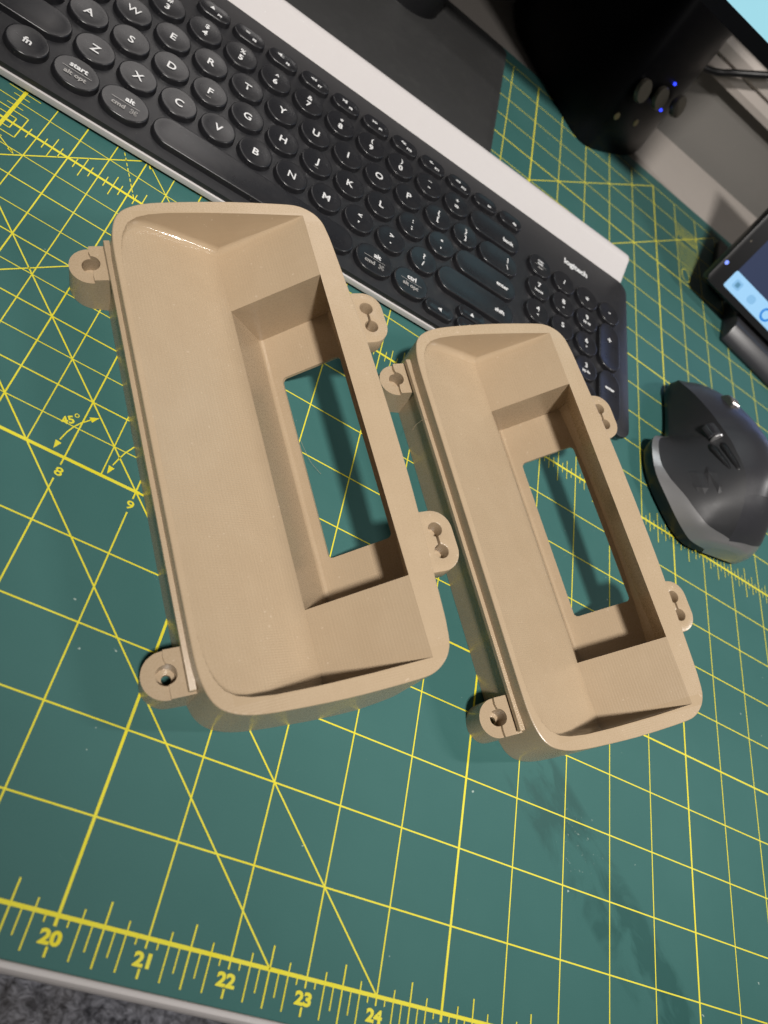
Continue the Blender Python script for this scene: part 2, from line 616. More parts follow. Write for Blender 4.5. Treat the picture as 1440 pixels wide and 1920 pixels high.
for k in range(11):
    a, b = k / 11, (k + .62) / 11
    pd.line(x0 + (x1 - x0) * a, y0 + (y1 - y0) * a, x0 + (x1 - x0) * b, y0 + (y1 - y0) * b, .016)
pd.head(17.02, 10.97, math.radians(130), .13, .07)
pd.line(15.0, 9.66, 15.36, 9.44, .018); pd.head(15.40, 9.41, math.radians(-35), .12, .07)
for r, w in ((.13, .018), (.26, .018)):
    for a in range(4):
        c = [(r, r), (-r, r), (-r, -r), (r, -r)]
        (ax, ay), (bx, by) = c[a], c[(a + 1) % 4]
        pd.line(15 + ax, 10 + ay, 15 + bx, 10 + by, w)
for arcp in ([(17.83, 5.06), (17.85, 5.22), (17.885, 5.38), (17.93, 5.5), (17.985, 5.6), (18.08, 5.72), (18.17, 5.81)],
             [(18.565, 5.06), (18.585, 5.22), (18.625, 5.37), (18.67, 5.5), (18.74, 5.64), (18.85, 5.78)]):
    pd.path(arcp[1:-1], .018)
    pd.head(arcp[0][0], arcp[0][1], math.radians(-98), .13, .085)
    pd.head(arcp[-1][0], arcp[-1][1], math.radians(45), .13, .085)
for k in range(8 * 14, 8 * 36):                 # ruler at the front edge
    x = k / 8
    e = k % 8
    if e == 0:
        pd.line(x, -.29, x, -.385, .026)
    elif e == 4:
        pd.line(x, .245, x, -.39, .020)
    elif e in (2, 6):
        pd.line(x, .115, x, -.375, .017)
    elif e in (3, 5):
        pd.line(x, 0, x, -.262, .016)
    else:
        pd.line(x, 0, x, -.088, .016)
for k in range(8 * 13, 8 * 36):                 # ruler across the middle
    x = k / 8
    e = k % 8
    if e == 0 or (x < 19 and e == 4) or abs(x - 15) < .3:
        continue
    if e == 4:
        pd.line(x, 9.58, x, 10.38, .018)
    elif e in (2, 6):
        pd.line(x, 9.76, x, 10.25, .015)
    else:
        pd.line(x, 9.87, x, 10.12, .015)
for k in range(8 * 6, 8 * 15):
    y = k / 8
    e = k % 8
    if e in (0, 4) or abs(y - 10) < .3:
        continue
    h = .25 if e in (2, 6) else .125
    pd.line(15 - h, y, 15 + h, y, .015)
pd.out("guide_lines", .0054)["kind"] = "stuff"
def numeral(txt, size, x, y, rot, bold, sx):
    p = Print()
    p.mb.add(*text_vf(txt, size, x, y, 0, rot, bold, sx))
    return p.out("numeral", .0066)
for x in range(18, 29):
    numeral(str(x), .185, x, -.205, 0, .009, 1.22)
numeral("8", .175, 18.02, 4.775, 0, .003, 1.25)
numeral("9", .175, 19.0, 4.775, 0, .003, 1.25)
numeral("45", .16, 17.82, 5.55, math.radians(38), .005, 1.1)
pt = Print()
pt.path([(17.90 + .027 * math.cos(a), 5.68 + .027 * math.sin(a)) for a in [k * math.pi / 6 for k in range(13)]], .012)
pt.out("degree_sign", .0066)
pt = Print()
# small print block and round mark near the far edge
for k in range(4):
    for j in range(9):
        w = random.uniform(.05, .1)
        pt.line(31.06 + j * .105, 22.83 - k * .15, 31.06 + j * .105 + w, 22.83 - k * .15 + .0, random.uniform(.03, .06))
for k in range(13):
    y = 22.1 - k * .11
    pt.line(31.05, y, 31.05 + random.uniform(.8, 1.0), y, .014)
ring = [(31.28 + .17 * math.cos(a), 20.45 + .3 * math.sin(a)) for a in [k * math.pi / 12 for k in range(25)]]
pt.path(ring, .025)
pt.out("small_print", .0066)["kind"] = "stuff"

# ------------------------------------------------------------------ printed bezels
TILT = .28769                                    # slope of the rim plane
NV, NZ = -0.27646, 0.96103                       # rim normal in (across, up)
U0 = 2.435                                       # middle of the length
def rimz(v): return 1.05 + TILT * (v + .2)
OUT = catmull([(-.2, 0), (-.2, 1.5), (-.2, 2.55), (-.195, 2.95), (-.17, 3.2), (-.11, 3.41), (-.02, 3.54), (.1, 3.62), (.25, 3.675), (.45, 3.71),
               (.8, 3.735), (1.4, 3.755), (2.0, 3.745), (2.4, 3.725), (2.56, 3.69), (2.68, 3.62), (2.78, 3.52), (2.85, 3.38), (2.88, 3.2),
               (2.9, 3.0), (2.925, 2.5), (2.96, 1.8), (2.99, 1.0), (3.0, 0)], 3)
INN = [(-.12, 2.45), (-.115, 2.7), (-.10, 2.92), (-.05, 3.17), (.05, 3.345), (.18, 3.44), (.34, 3.49), (.6, 3.522), (1.1, 3.535), (1.8, 3.53), (2.575, 3.505)]
HP = 2.40                                        # half length of the pocket
VC, ZC = 1.63, .70                               # crease
VR = 2.575
SV, SZ = .6239, .7815                            # up the pad
DV, DZ = .7815, -.6239                           # into the pocket
DEPTH = 1.04

def sym(half):
    """half outline (v,h) from left middle to right middle -> full closed loop (v,u)"""
    a = [(v, U0 + h) for v, h in half]
    b = [(v, U0 - h) for v, h in reversed(half[1:-1])]
    return a + b

def inset(loop, d):
    n = len(loop)
    A = sum(loop[i][0] * loop[(i + 1) % n][1] - loop[(i + 1) % n][0] * loop[i][1] for i in range(n))
    sg = 1 if A > 0 else -1
    out = []
    for i in range(n):
        a, b = loop[i - 1], loop[(i + 1) % n]
        dx, dy = b[0] - a[0], b[1] - a[1]
        L = math.hypot(dx, dy)
        out.append((loop[i][0] - sg * dy / L * d, loop[i][1] + sg * dx / L * d))
    return out

def bezel_shell():
    mb = MB()
    P = lambda v, u, z: (v, u, z)
    # interior floor: big sloping face, steep pads at both ends, fillets to the end walls
    hin = lambda v: interp(INN, v)
    def base(v):
        return 1.073 - (v + .12) * .2131 if v <= VC else ZC + (v - VC) * 1.2148
    def height(v, h):
        d = hin(v) - h
        r = .12 if v <= VC else .12 - .10 * (v - VC) / (VR - VC)
        z = base(v)
        if d < r:
            z += r - math.sqrt(max(r * r - (r - d) ** 2, 0))
        return min(z, rimz(v))
    fr = [0, .1, .2, .35, .5, .6, .7, .78, .84, .88, .895, .91, .925, .94, .953, .965, .976, .985, .992, .997, 1.0]
    vl = [-.12, -.117, -.113, -.105, -.095, -.08, -.06, -.035, 0, .05, .11, .18, .26, .34, .45, .6, .8, 1.0, 1.2, 1.4, 1.5, 1.57, 1.61, VC]
    vp = [VC, 1.66, 1.7, 1.78, 1.88, 2.0, 2.12, 2.24, 2.36, 2.46, 2.53, VR]
    for sg in (1, -1):
        for vs in (vl, vp):
            rows = []
            for v in vs:
                H = hin(v)
                hs = [HP + (H - HP) * f for f in fr]
                rows.append([P(v, U0 + sg * h, height(v, h)) for h in hs])
            mb.grid(rows)
    mid = [-HP + 2 * HP * k / 12 for k in range(13)]
    mb.grid([[P(v, U0 + h, base(v)) for h in mid] for v in vl])
    # end walls up to the rim
    for sg in (1, -1):
        vs = vl + vp[1:]
        mb.strip([P(v, U0 + sg * hin(v), height(v, hin(v))) for v in vs], [P(v, U0 + sg * hin(v), rimz(v)) for v in vs])
    # pocket walls
    def pk(s, d): return (VC + SV * s + DV * d, ZC + SZ * s + DZ * d)
    fl_l, fl_r = pk(0, DEPTH), pk(1.35, DEPTH)
    f2 = .06
    wl = [(VC, ZC), pk(0, DEPTH - f2), pk(f2 * .3, DEPTH - f2 * .3), pk(f2, DEPTH)]
    mb.grid([[P(v, U0 + h, z) for h in mid] for v, z in wl])
    mb.strip([P(VR, U0 + h, rimz(VR)) for h in mid], [P(fl_r[0], U0 + h, fl_r[1]) for h in mid])
    for sg in (1, -1):
        u = U0 + sg * HP
        poly = wl + [fl_r, (VR, rimz(VR))]
        mb.add([P(v, u, z) for v, z in poly], [tuple(range(len(poly)))])
    # pocket floor with the rounded window
    win = rrect(.20, 1.215, -1.56, 1.57, .075, 5)
    to = lambda s, h, d: P(pk(s, d)[0], U0 + h + .03, pk(s, d)[1])
    V, F = fill([[to(s, h, DEPTH) for s, h in rrect(f2, 1.35, -HP - .03, HP - .03, .001, 1)], [to(s, h, DEPTH) for s, h in win]])
    mb.add(V, F)
    mb.strip([to(s, h, DEPTH) for s, h in win], [to(s, h, 1.10) for s, h in win], True)
    # rim
    loop = sym(OUT)
    top = inset(loop, .016)
    mid_ = inset(loop, .005)
    inner_half = [(v, h) for v, h in [(-.12, 0)] + INN] + [(VR, HP), (VR, 0)]
    # rim inner loop follows the same rows as the floor
    vs = vl + vp[1:]
    ih = [(-.12, 0)] + [(v, hin(v)) for v in vs] + [(VR, HP), (VR, 0)]
    il = sym(ih)
    V, F = fill([[P(v, u, rimz(v)) for v, u in top], [P(v, u, rimz(v)) for v, u in il]])
    mb.add(V, F)
    def lean(v): return .20 + .0877 * min(max((v + .2) / 1.6, 0), 1)
    def down(v, u, t): return P(v + lean(v) * NZ * t, u, rimz(v) - NZ * t)
    mb.strip([P(v, u, rimz(v)) for v, u in top], [down(v, u, .005) for v, u in mid_], True)
    mb.strip([down(v, u, .005) for v, u in mid_], [down(v, u, .016) for v, u in loop], True)
    # outer wall down to the mat / up the sloping underside
    bot = []
    for v, u in loop:
        z0 = rimz(v)
        t = (z0 - .004) / NZ
        if v + lean(v) * NZ * t > 2.489:
            t = (z0 - 1.2526 * (v - 2.489) - .014) / (NZ * (1 + 1.2526 * lean(v)))
        bot.append(down(v, u, t))
    ts = [.030, .25, .5, 1]
    prev = [down(v, u, .016) for v, u in loop]
    for k in (.33, .66, 1.0):
        cur = [tuple(a + (b - a) * k for a, b in zip(down(v, u, .016), bb)) for (v, u), bb in zip(loop, bot)]
        mb.strip(prev, cur, True)
        prev = cur
    # sloping underside with the window cut through
    right = [q for q in bot if q[0] > 2.489]
    right.sort(key=lambda q: -q[1])
    hi, lo = right[0][1], right[-1][1]
    poly = [(2.489, hi, .014)] + right + [(2.489, lo, .014)]
    V, F = fill([poly, [to(s, h, 1.10) for s, h in win]])
    mb.add(V, F)
    return mesh("shell", mb.v, mb.f, 18)

def on_side(side):
    """frame on the long walls: (out, u, t) with t measured down the wall from the rim plane"""
    if side < 0:
        return lambda o, u, t: (-.2 + .205 * NZ * t - NZ * o, u, 1.05 - NZ * t - TILT * NZ * o)
    return lambda o, u, t: (2.97 - NV * t + NZ * o, u, rimz(2.97) - NZ * t + .2765 * o)

shell_me = bezel_shell()
L3 = on_side(-1)
R3 = on_side(1)
def g_left(o, u, t):            # never below the mat
    v, uu, z = L3(o, u, t)
    if z < .004:
        k = (.004 - z) / NZ
        v, z = v + NV * k, .004
    return (v, uu, z)
ledge_mb = prism([rrect(-.80, 5.67, .235, .315, .012, 2)], lambda u, t, o: g_left(o, u, t), -.02, .062)
ledge_me = bevel_mesh(mesh("ledge", ledge_mb.v, ledge_mb.f), .006, 1)
T_CLIP = .352
def lc(o, y, t):                 # clips lean with the rim normal
    v, z = -.2 - NV * t - NZ * o + .03, 1.05 - NZ * t - TILT * NZ * o
    if z < .004:
        k = (.004 - z) / NZ
        v, z = v + NV * k, .004
    return (v, y, z)
cr, ch, cc = .295, .125, .315
body2 = [(-.06, -cr)] + arc(cc, 0, cr, -90, 90, 18) + [(-.06, cr)]
p_ = prism([body2, arc(cc, 0, ch, 0, 345, 23)], lc, T_CLIP + .065, T_CLIP + .80)
clip_a = mesh("screw_clip", p_.v, p_.f, 30)
plate2 = [(-.06, -cr), (cc - .01, -cr), (cc - .005, -.2), (cc - .012, -ch)] + arc(cc, 0, ch + .001, -96, -264, 12) + [(cc + .006, .21), (cc - .004, cr), (-.06, cr)]
p_ = prism([plate2], lc, T_CLIP, T_CLIP + .067)
clip_b = mesh("clip_plate", p_.v, p_.f, 30)
seat = prism([arc(.315, 0, .127, 0, 345, 22), arc(.315 - .015, -.01, .062, 0, 330, 11)], lc, T_CLIP + .30, T_CLIP + .36)
seat_me = mesh("screw_seat", seat.v, seat.f, 30)

def tab8_mesh():
    w, d, r = .455, .60, .30
    outl = [(-.05, -w - .02), (0.0, -w)] + arc(d - r, -w + r, r, -90, 0, 8) + arc(d - r, w - r, r, 0, 90, 8) + [(0.0, w), (-.05, w + .02)]
    hr, hc, sl = .105, .165, .018
    cx = .335
    a = math.degrees(math.asin(sl / hr))
    hole = arc(cx, hc, hr, -90 + a, 270 - a, 20) + arc(cx, -hc, hr, 90 + a, 450 - a, 20)
    p_ = prism([outl, hole], lambda o, y, t: R3(o, y, t), .345, .66)
    mm = mesh("screw_tab", p_.v, p_.f, 30)
    bevel_mesh(mm, .012, 2, 50)
    # hole bottom
    b_ = MB()
    V, F = fill([[R3(o, y, .60) for o, y in rrect(cx - .13, cx + .13, -.3, .3, .02, 2)]])
    return mm, mesh("hole_bottom", V, F)
tab_me, tabfloor_me = tab8_mesh()

def strand(name, pts, r, parent, mat):
    t = tube(catmull(pts, 5), r, 5)
    return t.build(name, mat, parent, 60)

def bezel(x, y, a, label, mat, strands, second):
    root = empty("printed_bezel", (x, y, 0), (0, 0, math.radians(a - 90)))
    tag(root, label, "bezel", "tan printed display bezels on the mat")
    def put(name, me, off=0.0, parent=None):
        if second:
            me = me.copy()
            me.materials.clear()
        o = link(name, me, None, parent or root)
        if not me.materials:
            me.materials.append(mat)
        o.location.y = off * I
        return o
    put("shell", shell_me)
    put("ledge", ledge_me)
    for u in (5.375, -.525):
        c = put("screw_clip", clip_a, u)
        q = put("clip_plate", clip_b, 0, c)
        q2 = put("screw_seat", seat_me, 0, c)
    for u in (4.285, .545):
        c = put("screw_tab", tab_me, u)
        put("hole_bottom", tabfloor_me, 0, c)
    for pts, r in strands:
        strand("filament_wisp", pts, r, root, mat)
    return root

bezel(20.134, 3.202, 119.985, "larger-looking tan printed bezel, nearest the camera, beside the mat's numerals 8 and 9", M['tan_a'],
      [([(2.60, 2.95, .22), (2.75, 2.62, .12), (2.85, 2.5, .08), (2.95, 2.40, .05)], .0016)], False)
bezel(25.0961, 4.4530, 119.096, "tan printed bezel farther right, next to the computer mouse and over the numeric keypad", M['tan_b'],
      [([(-.13, 4.42, .80), (-.22, 4.46, .84), (-.30, 4.44, .70), (-.31, 4.40, .55)], .002)], True)

# ------------------------------------------------------------------ keyboard
KX, KY = 14.470, 14.313
kb = empty("keyboard", (KX, KY, .48), (math.radians(3.08), 0, math.radians(3.551)))
tag(kb, "black full-size keyboard with round keys and a white rear tray", "keyboard")
def rr4(x0, x1, y0, y1, r, n=6):
    return rrect(x0, x1, y0, y1, r, n)
pl = prism([rr4(-1.36, 13.66, -3.57, 1.425, .32)], lambda x, y, t: (x, y, t), -.10, 0.0)
pme = mesh("top_plate", pl.v, pl.f)
bevel_mesh(pme, .022, 2, 50)
link("top_plate", pme, M['plate'], kb)
bs = prism([rr4(-1.30, 13.40, -3.60, 1.4, .32)], lambda x, y, t: (x, y, t), -.225, -.103)
bme = mesh("base_shell", bs.v, bs.f)
bevel_mesh(bme, .05, 3, 50)
link("base_shell", bme, M['white'], kb)
for fx in (-.6, 6.0, 12.9):
    me = mesh("rubber_foot", *box_vf(fx - .5, fx + .5, -3.3, -3.0, -.302, -.22))
    link("rubber_foot", me, M['satin'], kb)
me = mesh("rubber_foot", *box_vf(-.6, 12.9, 1.6, 1.9, -.56, -.22))
link("rubber_foot", me, M['satin'], kb)
mb = MB()
prof = [(1.428, -.2), (1.428, -.03), (1.46, -.022), (1.92, .19), (1.98, .215), (2.02, .238), (2.06, .262), (2.12, .278), (2.18, .275), (2.235, .25), (2.27, .20), (2.45, -.12), (2.50, -.42), (1.45, -.42)]
rows = []
for x, sh in ((-1.3, 0), (13.42, 0), (13.47, .006), (13.50, .03)):
    rows.append([(x, y + (0.0 if y < 1.5 else -sh), z - sh) for y, z in prof])
for a, b in zip(rows[:-1], rows[1:]):
    mb.strip(a, b, True)
mb.add(rows[-1], [tuple(range(len(prof)))])
mb.add(rows[0], [tuple(range(len(prof)))])
mb.build("device_tray", M['white'], kb, 35)

_keys = {}
def key_mesh(w, h):
    k = (round(w, 3), round(h, 3))
    if k in _keys:
        return _keys[k]
    n = 14
    def outline(d, z):
        r = min(w, h) / 2 - d
        lx, ly = (w - min(w, h)) / 2, (h - min(w, h)) / 2
        p = []
        for cx, cy, a in ((lx, ly, 0), (-lx, ly, 90), (-lx, -ly, 180), (lx, -ly, 270)):
            p += [(x, y, z) for x, y in arc(cx, cy, max(r, .001), a, a + 90, n // 2)]
        return p
    R0 = min(w, h) / 2
    rings = [outline(-.015, -.012), outline(-.004, .03), outline(0, .085), outline(.006, .103), outline(.018, .112), outline(.032, .112)]
    for f in (.25, .5, .75, .97):
        rings.append(outline(.032 + (R0 - .032) * f, .112 - .018 * (1 - (1 - f) ** 2)))
    mb = MB()
    for a, b in zip(rings[:-1], rings[1:]):
        mb.strip(a, b, True)
    mb.add(rings[-1], [tuple(range(len(rings[-1])))])
    me = mesh("key", mb.v, mb.f, 50)
    me.materials.append(M['key'])
    _keys[k] = me
    return me

def key(x, y2, w, h, marks=()):
    o = link("key", key_mesh(w, h), None, kb)
    o.location = (x * I, -y2 * I, 0)
    for mk in marks:
        s, size, dx, dy = mk[:4]
        mt = mk[4] if len(mk) > 4 else M['legend']
        bold = mk[5] if len(mk) > 5 else .0055
        if s == '_line':
            me = mesh("legend", [(-size, -.005, 0), (size, -.005, 0), (size, .005, 0), (-size, .005, 0)], [(0, 1, 2, 3)])
        elif s == '_tri':
            me = mesh("legend", [(-.05, -.045, 0), (.05, -.045, 0), (0, .05, 0)], [(0, 1, 2)])
            if size:
                me.transform(Matrix.Rotation(math.radians(size), 4, 'Z'))
        elif s == '_cmd':
            p = Print()
            for cx, cy in ((.035, .035), (-.035, .035), (-.035, -.035), (.035, -.035)):
                p.path([(cx + .02 * math.cos(a), cy + .02 * math.sin(a)) for a in [k * math.pi / 5 for k in range(11)]], .011)
            for q in (-.015, .015):
                p.line(-.035, q, .035, q, .011); p.line(q, -.035, q, .035, .011)
            me = mesh("legend", p.mb.v, p.mb.f)
        else:
            me = text_mesh(s, size, bold).copy()
        g = link("legend", me, mt, o)
        g.location = (dx * I, dy * I, .1095 * I)

PX, PY = .7478, .743
D = .668
LG = M['legend_grey']
for k in range(3, 14):
    nm = ["", "", "", "", "", "", "F8", "F9", "F10", "F11", "F12", "ins", "", ""]
    fn = 'F%d' % (k + 1) if k < 12 else ('ins' if k == 12 else 'dlg')
    ic = {3: '', 4: '', 5: '', 6: '<<', 7: '>ll', 8: '>>', 9: '<x', 10: '<-', 11: '<+', 12: '', 13: ''}[k]
    marks = [(fn, .085, .11, -.055, M['legend'], .005)]
    if k == 3:
        marks += [('_tri', 0, -.06, .05)]
    elif k == 4:
        marks += [('_line', .045, -.06, .075), ('_line', .045, -.06, .055), ('_line', .045, -.06, .035)]
    elif k == 5:
        marks += [('_line', .05, -.05, .07), ('_line', .045, -.04, .03), ('_tri', 90, -.10, .07)]
    elif ic:
        marks += [(ic, .11, -.05, .05, M['legend'], .006)]
    key(PX * k, -.69, D, .40, marks)
for i, (a, b) in enumerate(zip("1234567890-=", "!@#$%^&*()_+")):
    if i >= 1:
        key(PX * i, 0, D, D, [(a, .20, 0, -.085, M['legend'], .006), (b, .165, 0, .11, M['legend'], .004)])
key(9.33, .02, 1.42, D, [("back", .16, .38, -.06)])
for i, c in enumerate("QWERTYUIOP"):
    key(PX * (i + .427), PY, D, D, [(c, .235, 0, 0, M['legend'], .0045 if c not in 'MNW' else .002)])
key(7.818, .76, D, D, [("[", .17, 0, -.10), ("{", .17, 0, .10)])
key(8.557, .76, D, D, [("]", .17, 0, -.10), ("}", .17, 0, .10)])
key(9.49, .78, 1.10, D, [("\\", .17, .25, -.10), ("|", .17, .25, .10)])
key(-.55, 2 * PY, 1.30, D, [("caps", .14, -.3, 0)])
for i, c in enumerate("ASDFGHJKL"):
    mk = [(c, .235, 0, .0, M['legend'], .0045 if c not in 'MNW' else .002)]
    if c in 'FJ':
        mk.append(('_line', .05, 0, -.16, LG))
    key(PX * (i + .682), 2 * PY, D, D, mk)
key(7.251, 2 * PY, D, D, [(";", .17, 0, -.10), (":", .17, 0, .10)])
key(7.995, 2 * PY, D, D, [("'", .17, 0, -.12), ('"', .17, 0, .10)])
key(9.21, 2 * PY + .03, 1.66, D, [("enter", .15, .45, -.02)])
key(-.37, 3 * PY, 1.67, D, [("shift", .15, -.5, 0)])
for i, c in enumerate("ZXCVBNM"):
    key(PX * (i + 1.162), 3 * PY, D, D, [(c, .235, 0, 0, M['legend'], .0045 if c not in 'MNW' else .002)])
key(PX * 8.162, 3 * PY, D, D, [(",", .19, 0, -.10), ("<", .17, 0, .09)])
key(PX * 9.162, 3 * PY, D, D, [(".", .19, 0, -.12), (">", .17, 0, .09)])
key(7.645, 3 * PY, D, D, [("/", .17, 0, -.11), ("?", .19, 0, .09)])
key(9.03, 3 * PY + .05, 2.02, D, [("shift", .15, .62, -.02)])
key(-.80, 2.98, .74, D, [])
key(.024, 2.97, D, D, [("fn", .19, 0, .0)])
key(.82, 3.0, .74, D, [("start", .155, 0, .12), ('_line', .24, 0, .02, LG), ("alt opt", .135, 0, -.09, LG, .004)])
key(1.64, 3.01, .82, D, [("alt", .155, 0.05, .12), ('_line', .24, 0, .02, LG), ("cmd", .135, -.09, -.09, LG, .004), ('_cmd', 0, .17, -.09, LG)])
key(4.127, 3.02, 3.98, .64, [])
key(6.60, 3.03, .84, D, [("alt", .155, 0.05, .12), ('_line', .24, 0, .02, LG), ("cmd", .135, -.09, -.09, LG, .004), ('_cmd', 0, .17, -.09, LG)])
key(7.46, 3.03, .80, D, [("ctrl", .155, 0, .12), ('_line', .24, 0, .02, LG), ("alt opt", .135, 0, -.09, LG, .004)])
key(8.19, 3.25, .70, .33, [('_tri', 90, 0, 0)])
key(8.97, 2.88, .70, .31, [('_tri', 0, 0, 0)])
key(8.97, 3.23, .70, .31, [('_tri', 180, 0, 0)])
key(9.73, 3.25, .62, .33, [('_tri', -90, 0, 0)])
NX, NY = (10.69, 11.44, 12.187, 12.93), (.12, .845, 1.585, 2.336, 3.07)
key(NX[0], NY[0], D, D, [("num", .09, 0, .13, M['legend'], .004), ("lock", .09, 0, .05, M['legend'], .004), ('_line', .17, 0, -.01, LG), ("clear", .08, 0, -.08, LG, .003)])
key(NX[1], NY[0], D, D, [("/", .19, 0, 0)])
key(NX[2], NY[0], D, D, [("*", .24, 0, -.03)])
key(NX[3], NY[0], D, D, [("-", .24, 0, 0)])
sub = {(0, 1): ('7', 'home'), (1, 1): ('8', '^'), (2, 1): ('9', 'pg up'), (0, 2): ('4', '<'), (1, 2): ('5', ''), (2, 2): ('6', '>'), (0, 3): ('1', 'end'), (1, 3): ('2', 'v'), (2, 3): ('3', 'pg dn')}
for (i, j), (a, b) in sub.items():
    key(NX[i], NY[j], D, D, [(a, .19, 0, .08)] + ([(b, .105, 0, -.10, M['legend'], .004)] if b else []))
key((NX[0] + NX[1]) / 2, NY[4], 1.40, D, [("0", .19, -.3, .08)])
key(NX[2], NY[4], D, D, [(".", .24, 0, .0)])
key(NX[3], 1.215, D, 1.42, [("+", .24, 0, .2)])
key(NX[3], 2.70, D, 1.40, [("enter", .13, 0, .18)])
g = link("lettering", text_mesh("logitech", .245, .010).copy(), M['legend'], kb)
g.location = (11.89 * I, .765 * I, .004 * I)

# ------------------------------------------------------------------ computer mouse
mouse = empty("computer_mouse", (30.6, 12.3, 0))
tag(mouse, "dark grey sculpted computer mouse with thumb rest and silver rear band", "mouse")
#        y     base-left      rest edge      rest inner     under ridge    ridge          crest          shoulder       right side     base-right
SEC = [(9.74, (30.75, .16), (30.66, .30), (30.78, .44), (30.95, .50), (31.10, .53), (31.30, .54), (31.55, .50), (31.70, .36), (31.70, .16)),
       (9.78, (30.40, .12), (30.30, .32), (30.50, .54), (30.75, .63), (31.00, .68), (31.30, .70), (31.68, .62), (31.95, .40), (31.95, .12)),
       (9.86, (30.15, .10), (30.05, .34), (30.28, .60), (30.60, .72), (30.90, .78), (31.30, .80), (31.80, .70), (32.12, .42), (32.12, .10)),
       (10.05, (29.85, .08), (29.74, .38), (30.02, .78), (30.45, .98), (30.75, 1.10), (31.20, 1.17), (31.85, .98), (32.25, .50), (32.25, .08)),
       (10.45, (29.50, .08), (29.36, .42), (29.72, .86), (30.18, 1.22), (30.58, 1.44), (31.10, 1.60), (31.82, 1.27), (32.25, .58), (32.25, .08)),
       (11.05, (29.13, .08), (29.00, .42), (29.46, .80), (29.98, 1.28), (30.42, 1.66), (31.02, 1.92), (31.86, 1.48), (32.33, .65), (32.33, .08)),
       (11.75, (29.02, .08), (28.92, .42), (29.40, .68), (29.90, 1.16), (30.22, 1.61), (30.94, 1.98), (31.80, 1.52), (32.30, .66), (32.30, .08)),
       (12.15, (29.16, .08), (29.04, .42), (29.50, .62), (29.88, 1.08), (30.12, 1.53), (30.86, 1.93), (31.74, 1.50), (32.24, .65), (32.24, .08)),
       (12.45, (29.62, .08), (29.50, .38), (29.70, .58), (29.90, 1.02), (30.03, 1.44), (30.80, 1.85), (31.68, 1.45), (32.18, .62), (32.18, .08)),
       (12.9, (29.80, .08), (29.74, .25), (29.80, .52), (29.86, .95), (29.90, 1.30), (30.70, 1.70), (31.62, 1.36), (32.10, .60), (32.10, .08)),
       (13.6, (29.86, .08), (29.80, .22), (29.80, .48), (29.78, .80), (29.77, 1.01), (30.58, 1.38), (31.52, 1.12), (31.96, .50), (31.96, .08)),
       (14.2, (29.88, .08), (29.80, .20), (29.74, .36), (29.72, .55), (29.70, .69), (30.50, 1.00), (31.42, .82), (31.78, .42), (31.78, .08)),
       (14.55, (30.00, .08), (29.90, .20), (29.86, .30), (29.90, .40), (29.92, .50), (30.50, .72), (31.30, .62), (31.60, .36), (31.60, .08)),
       (14.75, (30.25, .08), (30.18, .18), (30.16, .25), (30.14, .33), (30.16, .40), (30.60, .50), (31.10, .44), (31.35, .30), (31.35, .08))]
sections = catmull([(s[0], *[c for q in s[1:] for c in q]) for s in SEC], 4)
ROWS = []
for s in sections:
    y = s[0]
    pts = [(s[1 + 2 * k], s[2 + 2 * k]) for k in range(9)]
    left = catmull(pts[1:5], 4)                # rest edge .. ridge
    right = catmull(pts[4:9], 4)
    ROWS.append((y, pts[0], left, right))
off = (30.6, 12.3, 0)
def mo(x, y, z): return (x - off[0], y + .22 * max(x - 30.1, 0) - off[1], z)
n_left = len(ROWS[0][2])
band_i = 11                                     # the silver band wraps the tail below this row
skirt = MB(); rest = MB(); top = MB(); band = MB(); skirt2 = rest
skirt.grid([[mo(q[1][0], q[0], q[1][1]), mo((q[1][0] + q[2][0][0]) / 2 - .02, q[0], q[2][0][1] * .6), mo(q[2][0][0], q[0], q[2][0][1])] for q in ROWS])
skirt.build("skirt", M['satin'], mouse, 60)
# shiny band along the thumb-rest edge and round the tail
def split(L, f):
    t = f * (len(L) - 1); k = int(t); w = t - k
    q = (L[k][0] * (1 - w) + L[k + 1][0] * w, L[k][1] * (1 - w) + L[k + 1][1] * w)
    lo = [split_at(L, f * j / 4) for j in range(5)]
    hi = [split_at(L, f + (1 - f) * j / 10) for j in range(11)]
    return lo, hi
def split_at(L, f):
    t = min(f, .99999) * (len(L) - 1); k = int(t); w = t - k
    return (L[k][0] * (1 - w) + L[k + 1][0] * w, L[k][1] * (1 - w) + L[k + 1][1] * w)
zb = lambda y: interp([(9.7, .80), (10.1, .80), (10.5, .74), (10.9, .60), (11.3, .51), (12.3, .46), (12.5, .40)], y)
def frac_at(L, z):
    """fraction along a rising profile where it reaches height z"""
    for k in range(len(L) - 1):
        if L[k + 1][1] >= z > L[k][1]:
            return (k + (z - L[k][1]) / (L[k + 1][1] - L[k][1])) / (len(L) - 1)
    return .999 if L[-1][1] < z else .02
def cut(L, f, n0, n1):
    return [split_at(L, f * j / n0) for j in range(n0 + 1)], [split_at(L, f + (1 - f) * j / n1) for j in range(n1 + 1)]
P3 = lambda pts, y: [mo(x, y, z) for x, z in pts]
